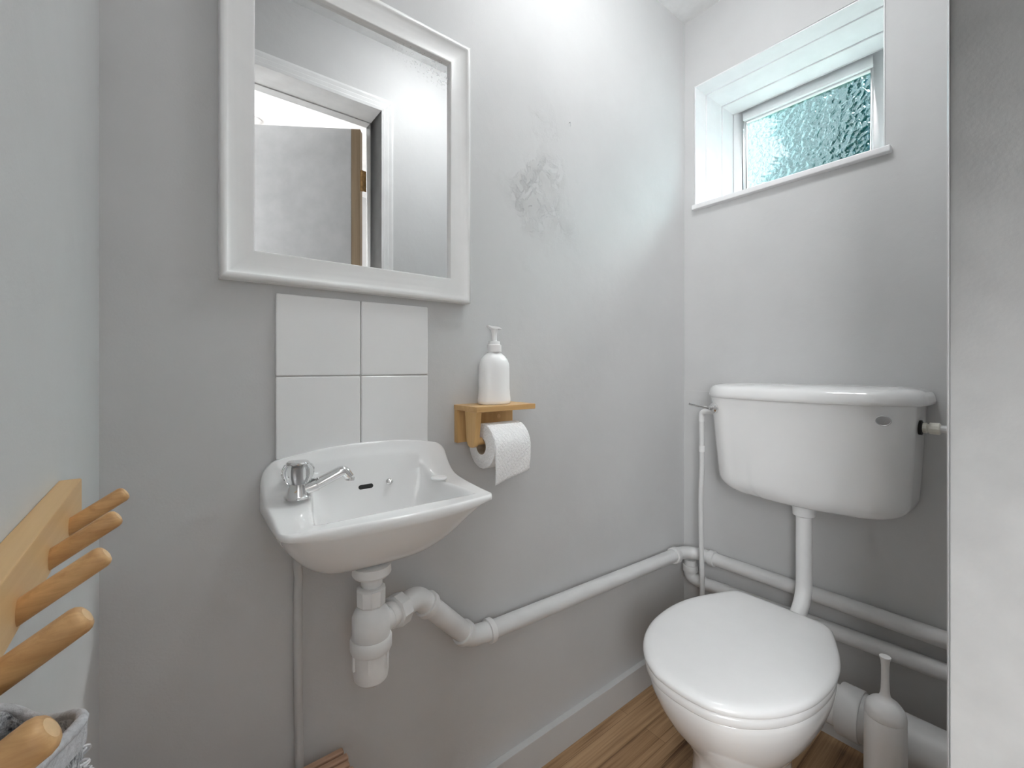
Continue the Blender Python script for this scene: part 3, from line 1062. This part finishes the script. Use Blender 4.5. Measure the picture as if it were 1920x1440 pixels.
def cis_ring(hw_, xf, z, bowf=0.014, rc=0.070, n=14, facet=0.0, xb=XBk):
    """plan outline: flat back on the wall, rounded corners, bowed front"""
    pts = [(xb, CY_ - hw_), (xb, CY_ + hw_)]
    out = [Vector((xb, CY_ - hw_, z)), Vector((xb, CY_ + hw_, z))]
    # +y side to the front corner
    cyl = CY_ + hw_ - rc
    cxl = xf + bowf + rc
    for k in range(n + 1):
        a = PI / 2 + (PI / 2) * k / n
        out.append(Vector((cxl + rc * math.cos(a), cyl + rc * math.sin(a), z)))
    m = 40
    for k in range(1, m):
        s = k / m
        y = cyl + (2 * CY_ - 2 * cyl) * s
        u = abs(2 * s - 1)
        x = xf + bowf * u ** 2.0
        x -= facet * ss(0.70, 0.64, u)
        out.append(Vector((x, y, z)))
    cyr = 2 * CY_ - cyl
    for k in range(n + 1):
        a = PI + (PI / 2) * k / n
        out.append(Vector((cxl + rc * math.cos(a), cyr + rc * math.sin(a), z)))
    return out


rings = []
Z0, Z1 = 0.672, 0.966
for k in range(25):
    t = k / 24
    # bottom edge rolled
    z = Z0 + (Z1 - Z0) * (t ** 1.5)
    h = z - Z0
    hw_ = 0.224 + 0.019 * ((z - Z0) / (Z1 - Z0)) ** 0.8
    xf = 1.322 - 0.026 * ((z - Z0) / (Z1 - Z0))
    r = 0.048
    if h < r:
        cut = r - math.sqrt(max(0, r * r - (r - h) ** 2))
        hw_ -= cut * 1.15; xf += cut * 0.7
    fac = 0.0030 * (1 - ss(0.06, 0.17, h))
    rings.append(cis_ring(hw_, xf, z, facet=fac))
MB().loft(rings).build('tank', M_ceramic, ci, sharp=50)
lid = []
for (off, z) in ((-0.004, 0.960), (0.008, 0.960), (0.0105, 0.9625), (0.0115, 0.969), (0.0108, 0.977), (0.0085, 0.985), (0.004, 0.9915), (-0.003, 0.996), (-0.016, 0.9995), (-0.040, 1.0025), (-0.075, 1.0045)):
    lid.append(cis_ring(0.2480 + off, 1.296 - off, z, bowf=0.014, rc=max(0.012, 0.098 + off), xb=XBk - 0.001 + min(0, 0) - max(0, -off) * 0.25))
MB().loft(lid).build('cistern_lid', M_ceramic, ci, sharp=60)
# flush lever at the left end
lvp = Vector((1.3230, 0.6800, 0.9275))
ldir = Vector((-0.82, 0.57, 0)).normalized()
MB().lathe([(0.0165, -0.010), (0.0170, 0.002), (0.0140, 0.006), (0.0075, 0.008), (0.0070, 0.016), (0.004, 0.018)], lvp, ldir, 28).build('lever_boss', M_chrome, ci, label='chrome lever boss')
lv0 = lvp + ldir * 0.014
lv1 = Vector((1.262, 0.7265, 0.9405))
MB().tube([lv0, lv0 * 0.7 + lv1 * 0.3 + Vector((0, 0, -0.001)), lv1], [0.0045, 0.0042, 0.0036], 16).build('flush_lever', M_chrome, ci, label='chrome flush lever')
# oval metal badge at the right of the front
bc = Vector((1.3005, 0.2690, 0.9285))
bn = Vector((-1, -0.16, -0.05)).normalized()
MB().lathe([(0.0150, 0), (0.0150, 0.003), (0.0138, 0.0042), (0.0128, 0.0034), (0.0004, 0.0036)], bc, bn, 40, sx=0.98, sy=0.78, ref=(0, 1, 0)).build('badge', M_dullmetal, ci, label='oval metal badge')
# water inlet on the right end
iy = 0.2235
ic = Vector((1.415, iy + 0.003, 0.9080))
MB().lathe([(0.0175, 0), (0.0175, 0.006), (0.014, 0.007)], ic, (0, -1, 0), 28).build('rubber_washer', M_black, ci, label='black rubber washer')
inl = thing('inlet_pipe', (1.415, 0.15, 0.908), 'short grey water inlet pipe with cream nut at right end of the cistern', 'pipe')
MB().lathe([(0.0095, 0.004), (0.0125, 0.008), (0.0125, 0.014), (0.010, 0.015), (0.010, 0.018), (0.0135, 0.019), (0.0135, 0.036), (0.011, 0.038)], ic, (0, -1, 0), 12).build('nut', M_cream_plastic, inl, sharp=25, label='cream plastic nut')
MB().tube([ic - Vector((0, 0.030, 0)), ic - Vector((0, 0.10, 0)), Vector((1.415, YC + 0.001, 0.908))], 0.0085, 20).build('tail_pipe', M_pvc, inl)

# overflow pipe at the left end
ov = thing('overflow_pipe', (1.405, 0.762, 0), 'slim grey upright overflow pipe with elbow at the left end of the cistern', 'pipe')
OX, OY = 1.405, 0.7640
MB().tube([(OX, OY, 0.885), (OX + 0.001, OY, 0.80), (OX + 0.004, OY + 0.001, 0.72), (OX + 0.002, OY + 0.004, 0.62), (OX, OY + 0.002, 0.48), (OX + 0.006, OY + 0.001, 0.34), (OX + 0.006, OY, 0.0)], 0.0078, 16).build('upright', M_pvc, ov)
MB().tube(fillet([(OX, OY, 0.872), (OX, OY, 0.905), (OX, 0.711, 0.909)], 0.016, 8), 0.0092, 18).build('elbow', M_pvcw, ov)
MB().lathe([(0.0080, 0), (0.0096, 0.001), (0.0096, 0.020), (0.0080, 0.021)], (OX + 0.002, OY, 0.770), n=20).build('coupling', M_pvcw, ov)

# flush pipe
FX, FY = 1.392, 0.4600
fp = thing('flush_pipe', (FX, FY, 0.35), 'white plastic flush pipe from the cistern down behind the toilet lid', 'pipe')
MB().tube(fillet([(FX, FY, 0.680), (FX, FY, 0.420), (1.315, FY, 0.352), (1.288, FY, 0.350)], [0.085, 0.03], 10), 0.0195, 28).build('pipe_run', M_white_plastic, fp)
MB().lathe([(0.0225, 0.640), (0.0270, 0.643), (0.0275, 0.660), (0.0285, 0.662), (0.0285, 0.676), (0.022, 0.679)], (FX, FY, 0), n=32, lobes=16, amp=0.008).build('flush_nut', M_white_plastic, fp)

# ------------------------------------------------------------------ toilet pan, seat and lid
TY = 0.4740
SPX, SPZ, SPR = 1.372, 0.174, 0.0560
to = thing('toilet', (1.06, TY, 0), 'white ceramic toilet with its lid closed, on the wooden floor', 'toilet')


TPL = [(.786, 0), (.7885, .035), (.797, .066), (.822, .103), (.862, .136), (.91, .160), (.965, .1755), (1.035, .1815), (1.10, .1765), (1.155, .1620), (1.205, .1420), (1.243, .1255), (1.261, .1135), (1.2690, .096), (1.2712, .055), (1.272, 0)]


def catmull(P, n=6):
    out = []
    for i in range(len(P) - 1):
        p0 = P[i - 1] if i else (P[1][0], -P[1][1])
        p1, p2 = P[i], P[i + 1]
        p3 = P[i + 2] if i + 2 < len(P) else (P[-2][0], -P[-2][1])
        for k in range(n):
            t = k / n
            out.append(tuple(0.5 * (2 * p1[c] + (p2[c] - p0[c]) * t + (2 * p0[c] - 5 * p1[c] + 4 * p2[c] - p3[c]) * t * t + (3 * p1[c] - p0[c] - 3 * p2[c] + p3[c]) * t ** 3) for c in (0, 1)))
    out.append(P[-1])
    return out


HALF = catmull(TPL)


def d_ring(xf, xb, hw_, z, **_):
    """plan outline of seat, lid and pan: round front, tapering to a narrower back with rounded corners"""
    half = [(xf + (x - .786) / (1.272 - .786) * (xb - xf), w_ / .1815 * hw_) for x, w_ in HALF]
    return [Vector((x, TY + w_, z)) for x, w_ in half] + [Vector((x, TY - w_, z)) for x, w_ in half[-2:0:-1]]


LF, LB, LH = 0.788, 1.270, 0.1800
lr = []
for off, z in ((-0.010, 0.4110), (0.0, 0.4120), (0.0012, 0.4150), (0.0005, 0.4200), (-0.003, 0.4245), (-0.009, 0.4275), (-0.020, 0.4292), (-0.050, 0.4305), (-0.10, 0.4315)):
    lr.append(d_ring(LF - off, LB + off, LH + off, z, backr=max(0.01, 0.045 + off), hb=0.113 + off))
MB().loft(lr).build('toilet_lid', M_seat, to, sharp=60)
sr = []
for off, z in ((-0.016, 0.3890), (-0.005, 0.3895), (-0.003, 0.3920), (-0.0035, 0.4020), (-0.006, 0.4075), (-0.012, 0.4095)):
    sr.append(d_ring(LF - off, LB - 0.004 + off, LH + off, z, backr=0.04, hb=0.110 + off))
MB().loft(sr).build('seat', M_seat, to, sharp=60)
for s in (-1, 1):
    MB().lathe([(0.012, 0), (0.012, 0.055), (0.010, 0.058)], (1.252, TY + s * 0.062 - 0.029, 0.398), (0, 1, 0), 18).build('seat_hinge', M_seat, to)
pan = [
    (0.890, 1.200, 0.110, 0.000), (0.890, 1.200, 0.110, 0.022), (0.898, 1.195, 0.105, 0.032), (0.908, 1.185, 0.098, 0.060), (0.915, 1.180, 0.093, 0.110),
    (0.918, 1.178, 0.090, 0.165), (0.912, 1.182, 0.094, 0.200), (0.882, 1.205, 0.119, 0.240), (0.848, 1.235, 0.143, 0.280), (0.822, 1.255, 0.161, 0.320),
    (0.808, 1.266, 0.170, 0.350), (0.802, 1.268, 0.1735, 0.372), (0.803, 1.268, 0.1725, 0.383), (0.812, 1.264, 0.166, 0.390)]
MB().loft([d_ring(a, b, c, z, backr=0.04, hb=c * 0.74) for a, b, c, z in pan]).build('pan', M_ceramic, to, sharp=60)
MB().tube(fillet([(1.10, TY - 0.01, 0.215), (1.368, TY - 0.012, 0.178), (SPX, 0.372, SPZ)], 0.05, 8), 0.050, 32).build('outlet_horn', M_ceramic, to)

# soil pipe
spi = thing('soil_pipe', (SPX, 0.25, 0.12), 'thick grey soil pipe lying low along the window wall behind the toilet', 'pipe')
MB().tube([(SPX, 0.3705, SPZ), (SPX, 0.25, SPZ), (SPX, YC + 0.001, SPZ)], SPR, 44).build('pipe_run', M_pvc, spi)
MB().lathe([(0.050, 0.0), (0.0595, 0.001), (0.0610, 0.004), (0.0610, 0.045), (0.0595, 0.048), (0.052, 0.049)], (SPX, 0.322, SPZ), (0, 1, 0), 44).build('pan_connector', M_pvc, spi)
for y in (0.20,):
    MB().box((SPX - 0.045, y - 0.01, 0.0), (SPX + 0.045, y + 0.01, SPZ - 0.03)).build('support_block', M_jamb, spi)

# ------------------------------------------------------------------ toilet brush
BX_, BY_ = 1.218, 0.2490
br_ = thing('toilet_brush', (BX_, BY_, 0), 'white toilet brush in its slim round holder, right of the toilet', 'toilet brush')
MB().lathe([(0.036, 0), (0.0375, 0.004), (0.0365, 0.25), (0.0362, 0.300), (0.0355, 0.3015)], (BX_, BY_, 0), n=44).build('brush_holder', M_white_plastic, br_)
MB().lathe([(0.0345, 0.3015), (0.0362, 0.3025), (0.0364, 0.306), (0.0352, 0.314), (0.0315, 0.3235), (0.0250, 0.3315), (0.0170, 0.3370), (0.0115, 0.3415), (0.0088, 0.348), (0.0076, 0.358), (0.0070, 0.378), (0.0070, 0.408), (0.0080, 0.420), (0.0104, 0.4280), (0.0100, 0.4290), (0.0004, 0.4285)],
           (BX_, BY_, 0), n=40).build('brush_handle', M_white_plastic, br_, sharp=50)

# ------------------------------------------------------------------ coat rack on the left wall
rk = thing('coat_rack', (XL, 0.36, 0.91), 'wooden peg rack with upturned round pegs on the left wall', 'coat rack')
RX1 = -0.0612
MB().box((XL, 0.145, 0.911), (RX1, 0.5690, 0.9478)).build('rack_board', M_pine_y, rk, bevel=0.0012)
for y in (0.503, 0.4255, 0.3440, 0.2640, 0.1880):
    a = Vector((RX1 - 0.004, y, 0.9185)); b = Vector((-0.0265, y - 0.001, 0.9435))
    d = (b - a); L_ = d.length; d.normalize()
    r = 0.0062
    pg = MB().lathe([(r, 0), (r, L_ - 0.0032), (r - 0.0005, L_ - 0.0016), (r - 0.0015, L_ - 0.0005), (r - 0.0030, L_)], a, d, 28)
    pe = pg.build('peg', M_pine_x, rk)
    MB().lathe([(r - 0.0026, 0), (r - 0.0032, 0.0003), (0.0003, 0.0006)], a + d * (L_ - 0.0002), d, 24).build('peg_end', M_pine_end, pe, label='pale end grain')

# towel hanging on the nearest peg
tw = thing('towel', (-0.045, 0.23, 0.55), 'grey terry towel with pale binding hanging below the nearest peg of the rack', 'towel')


def towel_ring(z, t, n=64):
    out = []
    for k in range(n):
        a = 2 * PI * k / n
        w_ = 1 + 0.10 * math.sin(3 * a + t * 4) + 0.06 * math.sin(7 * a + t * 2)
        x = -0.0500 + 0.0215 * math.cos(a) * w_ * (1 + 0.10 * t)
        y = 0.228 + 0.060 * math.sin(a) * (1 + 0.15 * t) + 0.004 * math.sin(4 * a + 3 * t)
        zz = z + (-0.024 * math.sin(a) - 0.010 * math.cos(a) + 0.002 * math.cos(2 * a)) * (1 - t) * 1.0
        out.append(Vector((max(x, XL + 0.004), y, zz)))
    return out


TZ = 0.922
tr_ = [towel_ring(TZ - 0.34 * (k / 30), k / 30) for k in range(31)]
towel_o = MB().loft(tr_, False, True).build('towel_cloth', M_towel, tw, sharp=80)
sd_ = towel_o.modifiers.new('thickness', 'SOLIDIFY'); sd_.thickness = 0.003; sd_.offset = -1
top = tr_[0]
bandm = MB()
pth = top + [top[0]]
bandm.tube([p + Vector((0, 0, 0.0005)) for p in pth], 0.0022, 10, caps=False)
b2_ = []
for i in (0, 1, 2):
    b2_.append([p + Vector(((p.x + 0.0500) * 0.06, (p.y - 0.228) * 0.03, 0.0)) for p in towel_ring(TZ - 0.34 * (i * 0.38 / 30), i * 0.38 / 30)])
bandm.loft(b2_, False, False)
bandm.build('binding', M_towelband, tw, sharp=80)
lo = MB()
for k in range(2600):
    i = random.randint(1, 22)
    j = random.randrange(64)
    p = tr_[i][j] * random.random()
    p = tr_[i][j].lerp(tr_[i][(j + 1) % 64], random.random()).lerp(tr_[i + 1][j], random.random() * 0.6)
    if p.z > TZ - 0.013 - 0.024 * math.sin(2 * PI * j / 64) - 0.010 * math.cos(2 * PI * j / 64): continue
    o_ = Vector((p.x + 0.0500, (p.y - 0.228) * 0.3, 0)).normalized()
    if p.x < XL + 0.012: continue
    a1 = o_.cross(Vector((0, 0, 1))).normalized()
    th = random.uniform(0, PI)
    a1 = (a1 * math.cos(th) + Vector((0, 0, 1)) * math.sin(th))
    R_ = random.uniform(0.0016, 0.0026)
    pts = [p + o_ * (R_ * 1.2 * math.sin(q * PI / 6)) + a1 * (R_ * math.cos(q * PI / 6)) for q in range(7)]
    lo.tube(pts, 0.00055, 5)
loop_o = lo.build('terry_loops', M_towelloop, tw)
loop_o['kind'] = 'stuff'

# ------------------------------------------------------------------ slatted stool under the basin
STX0, STX1, STY0, STY1, STZ = -0.060, 0.2640, 0.560, 0.8520, 0.3360
st = thing('slatted_stool', (0.10, 0.70, 0), 'reddish brown slatted wooden stool standing on the floor under the basin', 'stool')
ns = 17
pitch = (STY1 - STY0) / ns
for k in range(ns):
    y1 = STY1 - k * pitch
    e = 0.003 * (k % 2)
    MB().box((STX0, y1 - pitch + 0.0045, STZ - 0.014), (STX1 - 0.002 + e, y1, STZ)).build('slat', M_slat, st, bevel=0.003, seg=3)
for x in (STX0 + 0.03, STX1 - 0.05):
    MB().box((x, STY0 + 0.005, STZ - 0.040), (x + 0.022, STY1 - 0.004, STZ - 0.0139)).build('rail', M_slatgap, st)
    for y in (STY0 + 0.005, STY1 - 0.034):
        MB().box((x - 0.002, y, 0), (x + 0.024, y + 0.026, STZ - 0.016)).build('leg', M_slat, st, bevel=0.002)

# ------------------------------------------------------------------ bent nail in the flaking wall
na = MB().tube(fillet([(0.897, YA + 0.004, 1.742), (0.897, YA - 0.006, 1.744), (0.897, YA - 0.007, 1.731)], 0.003, 4), 0.0008, 8).build('nail', M_dullmetal, None)
tag(na, 'tiny bent nail in the wall beside the flaking patch, between mirror and window', 'nail')
